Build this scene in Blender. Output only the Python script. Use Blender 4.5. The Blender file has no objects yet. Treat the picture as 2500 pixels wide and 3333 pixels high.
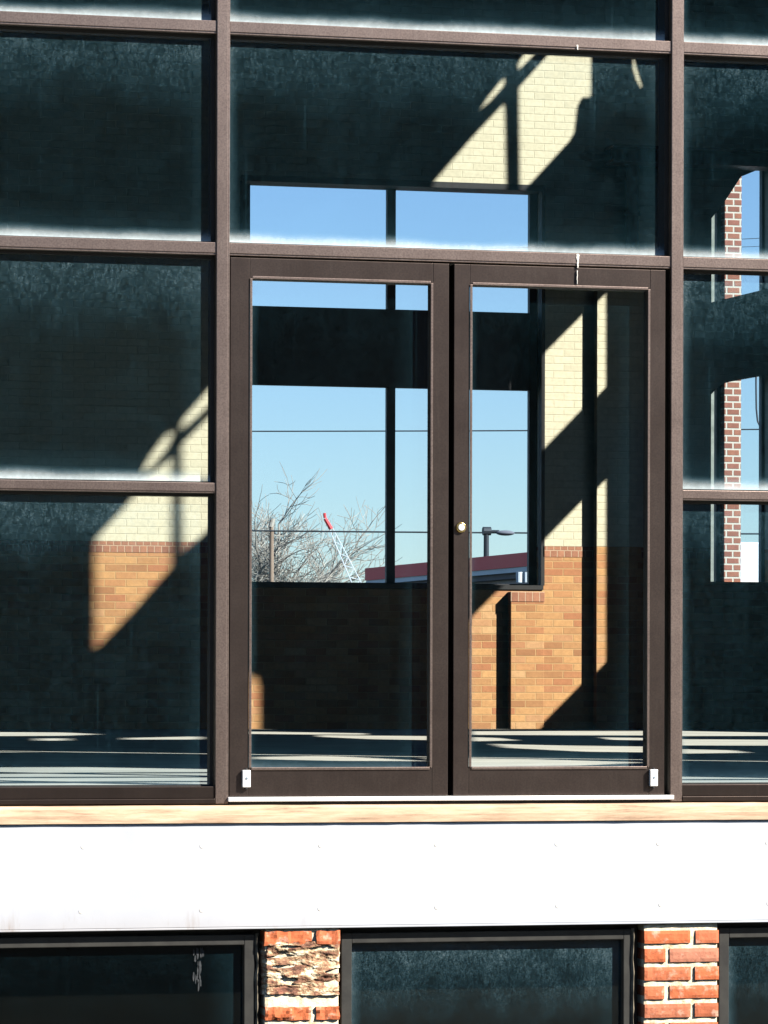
import bpy, bmesh, math, random
from mathutils import Vector, Matrix, noise
from mathutils.geometry import tessellate_polygon
random.seed(7)
S = bpy.context.scene
COL = S.collection
# ------------------------------------------------------------------ camera
F = 12000.0; TH = math.atan(0.24); ROLL = 0.0024; YH = 2230.0
CAM = Vector((-14 * 0.24, -14.0, 0.43))
HF = Vector((math.sin(TH), math.cos(TH), 0)); RT = Vector((math.cos(TH), -math.sin(TH), 0)); UP = Vector((0, 0, 1))
RC = RT * math.cos(ROLL) + UP * math.sin(ROLL); UC = UP * math.cos(ROLL) - RT * math.sin(ROLL)
cd = bpy.data.cameras.new('camera'); cam = bpy.data.objects.new('camera', cd); COL.objects.link(cam)
cam.matrix_world = Matrix(((RC.x, UC.x, -HF.x, CAM.x), (RC.y, UC.y, -HF.y, CAM.y), (RC.z, UC.z, -HF.z, CAM.z), (0, 0, 0, 1)))
cd.sensor_fit = 'HORIZONTAL'; cd.sensor_width = 36; cd.lens = 36 * F / 2500
cd.shift_y = (YH - 1666.5) / 2500; cd.clip_start = 0.1; cd.clip_end = 4000
S.camera = cam
# ------------------------------------------------------------------ sky, sun, exposure
SA, SB, SC = 1.0, 0.95, 1.0          # the sun travels along (-SA, SB, -SC)
el = math.atan2(SC, math.hypot(SA, SB)); rot = math.atan2(SA, -SB)
W = bpy.data.worlds.new('World'); S.world = W; W.use_nodes = True
nt = W.node_tree; bg = nt.nodes['Background']
sky = nt.nodes.new('ShaderNodeTexSky'); sky.sky_type = 'NISHITA'; sky.sun_disc = False
sky.sun_elevation = el; sky.sun_rotation = rot; sky.air_density = 1.0; sky.dust_density = 0.1; sky.ozone_density = 3.0
nt.links.new(sky.outputs[0], bg.inputs[0]); bg.inputs[1].default_value = 0.062
sl = bpy.data.lights.new('sun', 'SUN'); sl.energy = 5.0; sl.angle = math.radians(0.5); sl.color = (1, 0.93, 0.82)
so = bpy.data.objects.new('sun', sl); COL.objects.link(so)
so.rotation_euler = Vector((SA, -SB, SC)).to_track_quat('Z', 'Y').to_euler()
S.view_settings.view_transform = 'Standard'; S.view_settings.look = 'None'; S.view_settings.gamma = 1
S.view_settings.exposure = 1.3
S.cycles.transparent_max_bounces = 24; S.cycles.max_bounces = 12; S.cycles.diffuse_bounces = 0

# ------------------------------------------------------------------ helpers
def P(px, py, Y=0.0):
    d = HF + RC * ((px - 1250) / F) + UC * ((YH - py) / F)
    return CAM + d * ((Y - CAM.y) / d.y)
def PX(px, Y=0.0, py=1700): return P(px, py, Y).x
def PZ(px, py, Y=0.0): return P(px, py, Y).z

def obj(name, bm, mats, parent=None, bevel=0, smooth=False):
    me = bpy.data.meshes.new(name); bm.normal_update(); bm.to_mesh(me); bm.free()
    for m in (mats if isinstance(mats, (list, tuple)) else [mats]): me.materials.append(m)
    if smooth:
        for p in me.polygons: p.use_smooth = True
    o = bpy.data.objects.new(name, me); COL.objects.link(o)
    if parent: o.parent = parent
    if bevel:
        b = o.modifiers.new('bevel', 'BEVEL'); b.width = bevel; b.segments = 2; b.limit_method = 'ANGLE'
    return o
def box(bm, x0, x1, y0, y1, z0, z1, mi=0):
    v = [bm.verts.new(p) for p in ((x0,y0,z0),(x1,y0,z0),(x1,y1,z0),(x0,y1,z0),(x0,y0,z1),(x1,y0,z1),(x1,y1,z1),(x0,y1,z1))]
    fs = [bm.faces.new([v[i] for i in q]) for q in ((0,3,2,1),(4,5,6,7),(0,1,5,4),(1,2,6,5),(2,3,7,6),(3,0,4,7))]
    for f in fs: f.material_index = mi
    return fs
def bxo(name, b, m, parent=None, bevel=0):
    bm = bmesh.new(); box(bm, *b); return obj(name, bm, m, parent, bevel)
def cyl(bm, a, b, r0, r1=None, n=12, cap=True):
    a = Vector(a); b = Vector(b); r1 = r0 if r1 is None else r1
    q = (b - a).to_track_quat('Z', 'Y'); R0 = []; R1 = []
    for i in range(n):
        t = 2 * math.pi * i / n; d = q @ Vector((math.cos(t), math.sin(t), 0))
        R0.append(bm.verts.new(a + d * r0)); R1.append(bm.verts.new(b + d * r1))
    for i in range(n): bm.faces.new((R0[i], R0[(i+1)%n], R1[(i+1)%n], R1[i]))
    if cap: bm.faces.new(R0[::-1]); bm.faces.new(R1)
def tag(o, label=None, cat=None, group=None, kind=None):
    if label: o['label'] = label
    if cat: o['category'] = cat
    if group: o['group'] = group
    if kind: o['kind'] = kind
    return o
def empty(name, loc, label, cat, group=None):
    o = bpy.data.objects.new(name, None); o.location = loc; o.empty_display_size = .1; COL.objects.link(o)
    bpy.context.view_layer.update()
    return tag(o, label, cat, group)
def adopt(root, *kids):
    for k in kids:
        k.parent = root; k.matrix_parent_inverse = Matrix.Translation(-Vector(root.location))
def plate(outer, holes, th, axis, at):
    """a slab with openings; outline in 2-D, thickness th along axis ('x' or 'y')"""
    loops = [outer] + holes
    bm = bmesh.new()
    def v3(p, d): return (at + d, p[0], p[1]) if axis == 'x' else (p[0], at + d, p[1])
    tr = tessellate_polygon([[Vector((p[0], p[1], 0)) for p in l] for l in loops])
    flat = [p for l in loops for p in l]
    A = [bm.verts.new(v3(p, 0)) for p in flat]; B = [bm.verts.new(v3(p, th)) for p in flat]
    for t in tr:
        if len(set(t)) < 3: continue
        try: bm.faces.new([A[i] for i in t]); bm.faces.new([B[i] for i in reversed(t)])
        except ValueError: pass
    k = 0
    for l in loops:
        n = len(l)
        for i in range(n):
            a, b = k + i, k + (i + 1) % n
            bm.faces.new((A[a], A[b], B[b], B[a]))
        k += n
    bmesh.ops.recalc_face_normals(bm, faces=bm.faces)
    return bm

# ------------------------------------------------------------------ materials
class N:
    def __init__(s, name):
        s.m = bpy.data.materials.new(name); s.m.use_nodes = True; s.t = s.m.node_tree
        s.b = s.t.nodes['Principled BSDF']; s.out = s.t.nodes['Material Output']
    def n(s, ty, ins=None, **kw):
        nd = s.t.nodes.new(ty)
        for k, v in kw.items(): setattr(nd, k, v)
        for k, v in (ins or {}).items():
            if isinstance(v, bpy.types.NodeSocket): s.t.links.new(v, nd.inputs[k])
            else: nd.inputs[k].default_value = v
        return nd
    def l(s, a, b): s.t.links.new(a, b)
    def ramp(s, fac, pts):
        r = s.n('ShaderNodeValToRGB'); s.l(fac, r.inputs[0]); e = r.color_ramp.elements
        while len(e) < len(pts): e.new(.5)
        for i, (p, c) in enumerate(pts):
            e[i].position = p; e[i].color = (c, c, c, 1) if isinstance(c, (int, float)) else (*c, 1)
        return r.outputs[0]
    def noise(s, vec, scale, detail=4, rough=.55):
        return s.n('ShaderNodeTexNoise', {'Vector': vec, 'Scale': scale, 'Detail': detail, 'Roughness': rough}).outputs[0]
    def coord(s, k='Object'): return s.n('ShaderNodeTexCoord').outputs[k]
    def math(s, op, a, b=0.0, clamp=False):
        m = s.n('ShaderNodeMath', operation=op, use_clamp=clamp)
        for i, v in enumerate((a, b)):
            if isinstance(v, bpy.types.NodeSocket): s.l(v, m.inputs[i])
            else: m.inputs[i].default_value = v
        return m.outputs[0]
    def mix(s, f, a, b):
        m = s.n('ShaderNodeMix', data_type='RGBA')
        for i, v in ((0, f), (6, a), (7, b)):
            if isinstance(v, bpy.types.NodeSocket): s.l(v, m.inputs[i])
            else: m.inputs[i].default_value = v if i == 0 else (*v, 1)
        return m.outputs[2]
    def bump(s, h, st=.4, dist=.01):
        b = s.n('ShaderNodeBump', {'Height': h, 'Strength': st, 'Distance': dist}); s.l(b.outputs[0], s.b.inputs['Normal'])
    def set(s, **k):
        for a, v in k.items(): s.b.inputs[a.replace('_', ' ')].default_value = v

def m_plain(name, c1, c2, scale=8, rough=.7, metal=0, bump=.15, bd=.003, spec=.5):
    s = N(name); co = s.coord(); f = s.ramp(s.noise(co, scale), [(.3, 0.0), (.7, 1.0)])
    s.l(s.mix(f, c1, c2), s.b.inputs['Base Color']); s.set(Roughness=rough, Metallic=metal)
    s.b.inputs['Specular IOR Level'].default_value = spec
    s.bump(s.noise(co, scale * 6), bump, bd); return s.m
def m_brick(name, pal, mortar, painted=False, row=.0722, wid=.208, ax='xz', mort=.011, bd=.008):
    s = N(name); g = s.coord(); sep = s.n('ShaderNodeSeparateXYZ', {0: g})
    x = sep.outputs['X' if ax[0] == 'x' else 'Y']
    wob = s.noise(g, 3.0)
    xx = s.math('ADD', x, s.math('MULTIPLY', wob, .012)); zz = s.math('ADD', sep.outputs['Z'], s.math('MULTIPLY', wob, .006))
    v = s.n('ShaderNodeCombineXYZ', {0: xx, 1: zz, 2: 0.0}).outputs[0]
    br = s.n('ShaderNodeTexBrick', {'Vector': v, 'Color1': (0, 0, 0, 1), 'Color2': (1, 1, 1, 1), 'Mortar': (.5, .5, .5, 1), 'Scale': 1.0,
             'Mortar Size': mort / 2, 'Mortar Smooth': .35, 'Bias': 0.0, 'Brick Width': wid, 'Row Height': row}, offset=.5)
    rnd = br.outputs[0]; fac = br.outputs[1]
    c = s.ramp(rnd, [(i / (len(pal) - 1), p) for i, p in enumerate(pal)])
    n1 = s.ramp(s.noise(g, 22), [(.35, 0.0), (.75, 1.0)])
    c = s.mix(s.math('MULTIPLY', n1, .35), c, tuple(k * .55 for k in pal[0]))
    if painted:
        worn = s.ramp(s.noise(g, 9, 6, .7), [(.62, 0.0), (.72, 1.0)])
        c = s.mix(s.math('MULTIPLY', worn, .45), c, (.42, .33, .2))
        c = s.mix(s.math('MULTIPLY', fac, .25), c, mortar)
    else:
        c = s.mix(fac, c, mortar)
    s.l(c, s.b.inputs['Base Color']); s.set(Roughness=.88)
    h = s.math('ADD', s.math('SUBTRACT', 1.0, fac), s.math('MULTIPLY', s.noise(g, 60), .35))
    s.bump(h, .7, bd); return s.m

def m_glass(name, tint=(.84, .91, .97), dirt=True, base=.0095, botg=.95, topg=.13, col=(.62, .72, .76), low=(.12, .37, .50), refl=1.0, blotch=0):
    s = N(name); s.t.nodes.remove(s.b)
    tr = s.n('ShaderNodeBsdfTransparent', {0: (*tint, 1)})
    gl = s.n('ShaderNodeBsdfGlossy', {0: (.9, 1, 1, 1), 'Roughness': .015})
    lwf = s.n('ShaderNodeLayerWeight', {0: .5}).outputs['Facing']; lwv = s.math('ADD', .04, s.math('MULTIPLY', s.math('POWER', lwf, 5.0), .96))
    m1 = s.n('ShaderNodeMixShader'); s.l(s.math('MULTIPLY', lwv, refl), m1.inputs[0]); s.l(tr.outputs[0], m1.inputs[1]); s.l(gl.outputs[0], m1.inputs[2])
    o = m1.outputs[0]
    if dirt:
        uv = s.n('ShaderNodeSeparateXYZ', {0: s.n('ShaderNodeUVMap').outputs[0]}); g = s.coord()
        # the uv of a pane counts metres from its lower left corner; z/w of the second map count from the upper right
        uv2 = s.n('ShaderNodeSeparateXYZ', {0: s.n('ShaderNodeUVMap', uv_map='far').outputs[0]})
        big = s.noise(g, 2.2, 3); fine = s.noise(g, 45, 5, .75); mid = s.noise(g, 12, 4, .6)
        st = s.n('ShaderNodeMapping', {0: g}); st.inputs['Scale'].default_value = (26, 26, 1.6); streak = s.noise(st.outputs[0], 1.0, 3)
        m3 = s.n('ShaderNodeMapping', {0: g}); m3.inputs['Scale'].default_value = (100, 100, 48)
        tex = s.math('ADD', s.math('MULTIPLY', s.ramp(s.noise(m3.outputs[0], 1.0, 5, .75), [(.35, 0.0), (.7, 1.0)]), .75), s.math('MULTIPLY', s.ramp(s.noise(g, 210, 2, .6), [(.45, 0.0), (.7, 1.0)]), .6))
        def edge(d, wd, amt, pw=2.0):
            wdn = s.math('MULTIPLY', s.math('ADD', .45, s.math('MULTIPLY', big, 1.1)), wd)
            e = s.math('SUBTRACT', 1.0, s.math('DIVIDE', d, wdn), True)
            return s.math('MULTIPLY', s.math('POWER', e, pw), amt)
        rnd = s.math('ADD', .45, s.n('ShaderNodeObjectInfo').outputs['Random'])
        f = s.math('MULTIPLY', edge(uv.outputs[1], .062, botg, 2.0), s.math('ADD', .35, s.math('MULTIPLY', s.noise(g, 5, 5, .6), 1.1)))
        f = s.math('ADD', f, edge(uv.outputs[1], .16, .035, 1.4))
        f = s.math('ADD', f, s.math('MULTIPLY', edge(uv2.outputs[1], .34, topg, 1.3), s.math('MULTIPLY', rnd, s.math('ADD', .0, s.math('MULTIPLY', tex, s.math('MULTIPLY', mid, 2.3))))))
        f = s.math('ADD', f, edge(uv.outputs[0], .05, .10, 1.4))
        f = s.math('ADD', f, edge(uv2.outputs[0], .14, .03, 1.2))
        spots = s.ramp(fine, [(.42, 0.0), (.80, 1.0)])
        if blotch: spots = s.math('ADD', spots, s.math('MULTIPLY', s.ramp(s.noise(g, 7, 5, .6), [(.45, 0.0), (.7, 1.0)]), blotch))
        sp2 = s.ramp(s.noise(g, 90, 2, .5), [(.70, 0.0), (.78, 1.0)])
        b = s.math('ADD', s.math('MULTIPLY', spots, base * 2.0), s.math('MULTIPLY', s.math('MULTIPLY', streak, mid), base * 2.2))
        b = s.math('ADD', b, s.math('MULTIPLY', sp2, base * 1.6))
        # dried runs and wiped arcs, different on every pane
        ofs = s.n('ShaderNodeVectorMath', {0: g, 1: s.n('ShaderNodeVectorMath', {0: s.n('ShaderNodeCombineXYZ', {0: s.n('ShaderNodeObjectInfo').outputs['Random'], 1: 0.0, 2: .3}).outputs[0], 1: (37, 11, 23)}, operation='MULTIPLY').outputs[0]}, operation='ADD').outputs[0]
        md = s.n('ShaderNodeMapping', {0: ofs}); md.inputs['Scale'].default_value = (48, 48, 1.1)
        runs = s.math('MULTIPLY', s.ramp(s.noise(md.outputs[0], 1.0, 2, .5), [(.66, 0.0), (.74, 1.0)]), s.ramp(s.noise(ofs, 2.5, 2), [(.42, 0.0), (.62, 1.0)]))
        wp = s.n('ShaderNodeTexNoise', {'Vector': ofs, 'Scale': 1.6, 'Detail': 4.0, 'Roughness': .5, 'Distortion': 2.6}).outputs[0]
        wipe = s.ramp(wp, [(.46, 0.0), (.52, 1.0), (.60, .15)])
        b = s.math('ADD', b, s.math('ADD', s.math('MULTIPLY', runs, base * 2.4), s.math('MULTIPLY', wipe, base * .5)))
        f = s.math('ADD', s.math('MULTIPLY', f, s.math('ADD', .85, s.math('MULTIPLY', spots, .3))), b, True)
        dc = s.mix(s.ramp(f, [(.025, 0.0), (.30, 1.0)]), low, col)  # thin dirt tinted teal, painting in the tone of reflected sky and shade
        df = s.n('ShaderNodeBsdfDiffuse', {0: dc})
        m2 = s.n('ShaderNodeMixShader'); s.l(f, m2.inputs[0]); s.l(o, m2.inputs[1]); s.l(df.outputs[0], m2.inputs[2]); o = m2.outputs[0]
    s.l(o, s.out.inputs[0]); return s.m

M = {}
def m_frame(name='bronze_aluminium', k=.56):
    s = N(name); g = s.coord()
    a = s.ramp(s.noise(g, 5, 5, .65), [(.3, (.36 * k, .275 * k, .245 * k)), (.7, (.50 * k, .385 * k, .34 * k))])
    mp = s.n('ShaderNodeMapping', {0: g}); mp.inputs['Scale'].default_value = (60, 60, 5)
    sc = s.ramp(s.noise(mp.outputs[0], 1, 4, .7), [(.5, 0.0), (.8, 1.0)])
    c = s.mix(s.math('MULTIPLY', sc, .35), a, (.6 * k, .5 * k, .44 * k))
    gr = s.ramp(s.noise(g, 140, 2, .6), [(.35, 0.0), (.6, 1.0)])
    c = s.mix(gr, s.mix(.35, c, (.04, .035, .035)), c)
    s.l(c, s.b.inputs['Base Color']); s.set(Roughness=.40, Metallic=1.0)
    s.bump(s.noise(g, 180, 2), .12, .001); return s.m
M['frame'] = m_frame(); M['doorframe'] = m_frame('dark_bronze_door_metal', .18); M['railframe'] = m_frame('darkest_bronze_rail', .12)  # doors and bottom rails take darker tones of the frame bronze
M['dark'] = m_plain('dark_steel', (.012, .013, .016), (.022, .023, .027), 9, .6)
M['gasket_shade'] = m_plain('black_rubber_and_shade', (.008, .008, .008), (.014, .014, .014), 20, .7)  # black for gaskets, also painted where frame sides lie in shade
M['glass'] = m_glass('dirty_window_glass')
M['lowglass'] = m_glass('dusty_lower_glass', botg=.16)
M['doorglass'] = m_glass('door_glass', base=.003, botg=.12, topg=.03, tint=(.90, .945, .985))
M['cellarglass'] = m_glass('grimy_cellar_glass', tint=(.45, .55, .6), base=.004, botg=.05, topg=.09, refl=.4, blotch=1.3)
M['blackglass'] = m_glass('black_cellar_glass', tint=(.3, .4, .45), base=.001, botg=.05, topg=.01, refl=.2, blotch=.6)
M['clear'] = m_glass('clear_glass', dirt=False, tint=(.98, .99, .99), refl=.1)
M['rearglass'] = m_glass('rear_window_glass', dirt=False, tint=(.72, .85, 1.0), refl=.1)
M['wallbrick'] = m_brick('tan_brickwork', [(.34, .155, .065), (.49, .26, .105), (.56, .31, .125), (.40, .16, .07), (.58, .36, .17)], (.47, .29, .13))
M['soldier'] = m_brick('soldier_course', [(.28, .12, .07), (.40, .18, .10), (.34, .15, .085)], (.48, .33, .22), row=.104, wid=.072)
M['paint'] = m_brick('cream_painted_brickwork', [(.57, .53, .38), (.64, .595, .43), (.60, .56, .405)], (.42, .38, .25), painted=True)
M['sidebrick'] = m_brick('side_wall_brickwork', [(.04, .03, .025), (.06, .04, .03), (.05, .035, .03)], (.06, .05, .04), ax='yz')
M['redbrick'] = m_brick('outer_red_brickwork', [(.30, .10, .06), (.46, .17, .09), (.38, .13, .08)], (.72, .6, .45), mort=.022, wid=.15)
M['floor'] = m_plain('worn_concrete_floor', (.34, .33, .29), (.50, .48, .42), 1.5, .9, spec=0)
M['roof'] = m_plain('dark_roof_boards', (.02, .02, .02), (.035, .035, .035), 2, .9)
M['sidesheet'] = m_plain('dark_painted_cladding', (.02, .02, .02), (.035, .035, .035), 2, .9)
M['ground'] = m_plain('dry_grass_and_gravel', (.13, .12, .08), (.22, .2, .15), .6, .95)
M['asphalt'] = m_plain('asphalt', (.04, .04, .042), (.065, .065, .068), 3, .9)
M['gold'] = m_plain('brass', (.75, .52, .16), (.85, .65, .25), 40, .25, 1)
M['bright'] = m_plain('bright_aluminium', (.82, .80, .78), (.9, .88, .86), 30, .35, .3)
M['bark'] = m_plain('pale_bark', (.40, .32, .24), (.56, .47, .37), 3, .9)
M['wire'] = m_plain('black_cable', (.02, .022, .025), (.03, .03, .035), 3, .6)
M['redpaint'] = m_plain('red_fascia_paint', (.80, .04, .04), (.85, .07, .06), .8, .6)
M['whitepaint'] = m_plain('white_paint', (.72, .72, .70), (.82, .82, .80), 1, .7)
M['greyroof'] = m_plain('grey_soffit', (.12, .11, .13), (.18, .17, .18), 1, .8)
M['pink'] = m_plain('pale_rendered_wall', (.52, .44, .45), (.62, .54, .54), 1, .8)

def pane(name, x0, x1, y, z0, z1, mat, parent, th=.006):
    bm = bmesh.new(); fs = box(bm, x0, x1, y, y + th, z0, z1)
    a = bm.loops.layers.uv.new('near'); b = bm.loops.layers.uv.new('far')
    for f in fs:
        if f is not fs[2]: f.material_index = 1
        for l in f.loops:
            c = l.vert.co; l[a].uv = (c.x - x0, c.z - z0); l[b].uv = (x1 - c.x, z1 - c.z)
    return obj(name, bm, [mat, M['clear']], parent)

# ------------------------------------------------------------------ main planes (metres; storefront face at y = 0, floor at z = 0)
YB = 21.0; XS = 9.7; XL = -5.0; HT = 10.8; GZ = -1.65
tag(bxo('floor', (XL, XS, .10, YB, -.2, 0), M['floor']), kind='structure')
tag(bxo('ground', (-600, 600, -60, 900, GZ - .5, GZ), M['ground']), kind='structure')
tag(bxo('road', (-300, 300, -30, -9, GZ - .3, GZ + .006), M['asphalt']), kind='structure')
tag(bxo('pavement', (-60, 60, -9, -3.0, GZ - .3, GZ + .12), M['floor']), kind='structure')

# the row across the street: it stands behind the viewer and darkens what the panes mirror
ob = bpy.data.objects.new('street_building', None); ob.location = (0, -46, GZ); COL.objects.link(ob); bpy.context.view_layer.update()
tag(ob, 'long shaded brick building across the street, only mirrored faintly in the dark panes', 'building')
wh = []
for i in range(-9, 10):
    for z in (.6, 4.4, 8.2): wh.append([(i * 4.2 - .9, z), (i * 4.2 + .9, z), (i * 4.2 + .9, z + 2.1), (i * 4.2 - .9, z + 2.1)])
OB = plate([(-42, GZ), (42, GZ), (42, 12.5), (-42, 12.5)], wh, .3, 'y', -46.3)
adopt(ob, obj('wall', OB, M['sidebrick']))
bm = bmesh.new(); box(bm, -42.2, 42.2, -46.5, -45.8, 12.51, 12.9); adopt(ob, obj('cornice', bm, M['whitepaint']))
w0_ = None
for h in wh:
    if w0_ is None: bm = bmesh.new(); box(bm, -.9, .9, 0, .05, 0, 2.1); w_ = w0_ = obj('window', bm, M['dark'])
    else: w_ = w0_.copy(); COL.objects.link(w_)
    w_.location = (h[0][0] + .9, -46.25, h[0][1]); adopt(ob, w_)
# --- rear wall with its openings (pixels are measured on the inner face)
zs = PZ(1000, 1769, YB)
def q(px, py, Y=YB): p = P(px, py, Y); return (p.x, p.z)
# main rear window
rx0, rx1 = PX(790, YB), PX(1768, YB); rz0, rz1 = PZ(1250, 1905, YB), PZ(1250, 600, YB)
main_hole = [(rx0, rz0), (rx1, rz0), (rx1, rz1), (rx0, rz1)]
up_hole = [q(2312, 985), q(2512, 936), q(2512, 534), q(2412, 575), q(2370, 640), q(2350, 668), q(2312, 716)]
lo_hole = [q(2312, 1893), q(2512, 1887), q(2512, 1216), q(2400, 1236), q(2360, 1247), q(2335, 1262), q(2312, 1287)]
wall = empty('rear_wall', (4, YB, 0), 'shaded far interior wall, cream painted above tan brick, with window openings', 'wall')
outer_up = [(XL, zs), (rx0, zs)] + [(rx0, rz1), (rx1, rz1), (rx1, zs), (q(2312,1776)[0], zs)]
# upper painted part and lower brick part meet at zs: the openings that cross it are cut out of both outlines
h2x0 = lo_hole[0][0]; h2x1 = lo_hole[1][0]
up_outline = [(XL, zs), (rx0, zs), (rx0, rz1), (rx1, rz1), (rx1, zs), (h2x0, zs), lo_hole[6], lo_hole[5], lo_hole[4], lo_hole[3], lo_hole[2], (h2x1, zs), (XS, zs), (XS, HT), (XL, HT)]
zsd = zs - .104
so_outline = lambda a, b: [(XL, a), (rx0, a), (rx0, b), (XL, b)]
lo_outline = [(XL, 0), (XS, 0), (XS, zsd), (h2x1, zsd), (h2x1, lo_hole[0][1]), (h2x0, lo_hole[0][1]), (h2x0, zsd), (rx1, zsd), (rx1, rz0), (rx0, rz0), (rx0, zsd), (XL, zsd)]
adopt(wall, obj('painted_brickwork', plate(up_outline, [up_hole], .33, 'y', YB), M['paint']),
      obj('brickwork', plate(lo_outline, [], .33, 'y', YB), M['wallbrick']))
bm = bmesh.new()
for a, b in ((XL, rx0), (rx1, h2x0), (h2x1, XS)): box(bm, a, b, YB - .004, YB + .326, zsd, zs)
adopt(wall, obj('soldier_course', bm, M['soldier']))
# pilaster to the right and short pier under the window
pp = .115
xa, xb = PX(1943, YB - pp), PX(2088, YB - pp)
z1p = PZ(2000, -400, YB)
adopt(wall, bxo('pilaster', (xa, xb, YB - pp, YB - .001, zs, PZ(1943, 945, YB - pp)), M['paint']),
      bxo('pilaster', (xa, xb, YB - pp, YB - .001, 0, zs - .001), M['wallbrick']))
xa, xb = PX(1664, YB - pp), PX(1772, YB - pp)
zt = PZ(1700, 1926, YB - pp)
adopt(wall, bxo('sill_pier', (xa, xb, YB - pp, YB - .001, 0, zt - .10), M['wallbrick'], bevel=.005),
      bxo('sill_pier_cap', (xa - .004, xb + .004, YB - pp - .006, YB - .001, zt - .099, zt), M['soldier'], bevel=.005))

# dark beam and pipe high on the far wall
bb_ = P(1995, 500, YB - .3)
bm = bmesh.new(); z0_, z1_ = PZ(2000, 525, YB - .3), PZ(2000, 470, YB - .3); x_ = bb_.x
box(bm, x_, XS - .01, YB - .32, YB - .02, z0_, z0_ + .025); box(bm, x_, XS - .01, YB - .32, YB - .02, z1_ - .025, z1_); box(bm, x_ + .02, XS - .01, YB - .18, YB - .16, z0_ + .026, z1_ - .026)
tag(obj('steel_beam', bm, M['dark']), 'dark steel beam high on the shaded far wall at upper right', 'beam')
bm = bmesh.new(); c = P(2058, 600, YB - .08); cyl(bm, (c.x, YB - .08, PZ(2058, 935, YB)), (c.x, YB - .08, z0_ - .002), .065, .065, 20)
for z_ in (z0_ - .5, z0_ - 1.1): cyl(bm, (c.x, YB - .08, z_), (c.x, YB - .08, z_ + .05), .08, .08, 20)
tag(obj('wall_pipe', bm, M['dark']), 'dark vertical pipe on the shaded far wall below the steel beam', 'pipe')
# --- rear windows
rw = empty('rear_window', ((rx0 + rx1) / 2, YB + .2, rz0), 'wide black framed far window with sky, bare tree and red fascia behind it', 'window')
yf = YB + .24
fx0, fx1 = PX(812, yf), PX(1722, yf)
def zf(py, px=1270): return PZ(px, py, yf)
bm = bmesh.new()
box(bm, rx0 - .02, fx0, yf, yf + .07, rz0 + .001, rz1 + .0); box(bm, fx1, rx1 + .02, yf, yf + .07, rz0 + .001, rz1)
box(bm, fx0, fx1, yf, yf + .07, rz0 + .001, zf(1897)); box(bm, fx0, fx1, yf, yf + .07, zf(616), rz1 + .02)
adopt(rw, obj('frame', bm, M['dark']))
t_ = .065; bm = bmesh.new(); box(bm, rx0 - .02, rx1 + .02, YB - .004, YB + .30, rz1 - .012, rz1 + t_ - .02); box(bm, rx0 - .03, rx0 + .02, YB - .004, YB + .20, rz0 + .013, rz1 - .013); box(bm, rx1 - .02, rx1 + .015, YB - .004, YB + .10, rz0 + .013, rz1 - .013)
adopt(rw, obj('casing', bm, M['gasket_shade']))
mx0, mx1 = PX(1257, yf), PX(1285, yf)
adopt(rw, bxo('mullion', (mx0, mx1, yf - .02, yf + .05, zf(1897), zf(1262)), M['dark'], bevel=.004), bxo('mullion', (mx0, mx1, yf - .02, yf + .05, zf(1007), zf(616)), M['dark'], bevel=.004))
adopt(rw, bxo('spandrel_panel', (fx0, fx1, yf - .01, yf + .06, zf(1262), zf(1007)), M['dark'], bevel=.004))
adopt(rw, bxo('sill', (rx0, rx1, YB - .015, yf - .002, rz0 - .03, rz0 + .012), M['gasket_shade']))
for a, b in ((fx0, mx0), (mx1, fx1)):
    for c, d in ((zf(1897), zf(1262)), (zf(1007), zf(616))):
        adopt(rw, pane('pane', a, b, yf + .02, c, d, M['rearglass'], None))
aw = empty('arched_window', (PX(2390, YB), YB + .2, lo_hole[0][1]), 'tall narrow window at right with curved head and pale brick edge beyond', 'window')
yg = YB + .22
bm = bmesh.new()
for (a, b, hole) in ((2306, 2314, 0), (2332, 2340, 0), (2478, 2500, 0)):
    box(bm, PX(a, yg), PX(b, yg), yg, yg + .08, lo_hole[0][1], up_hole[2][1] + .1)
adopt(aw, obj('frame', bm, m_plain('weathered_grey_frame', (.10, .11, .11), (.18, .19, .18), 6, .7)))
adopt(aw, bxo('spandrel_panel', (PX(2300, yg), PX(2500, yg), yg + .01, yg + .07, PZ(2400, 1215, YB), PZ(2400, 990, YB)), M['dark']))
for c, d in ((1890, 1225), (985, 545)):
    adopt(aw, pane('pane', PX(2350, yg), PX(2482, yg), yg + .03, PZ(2400, c, yg), PZ(2400, d, yg), M['rearglass'], None))

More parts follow.
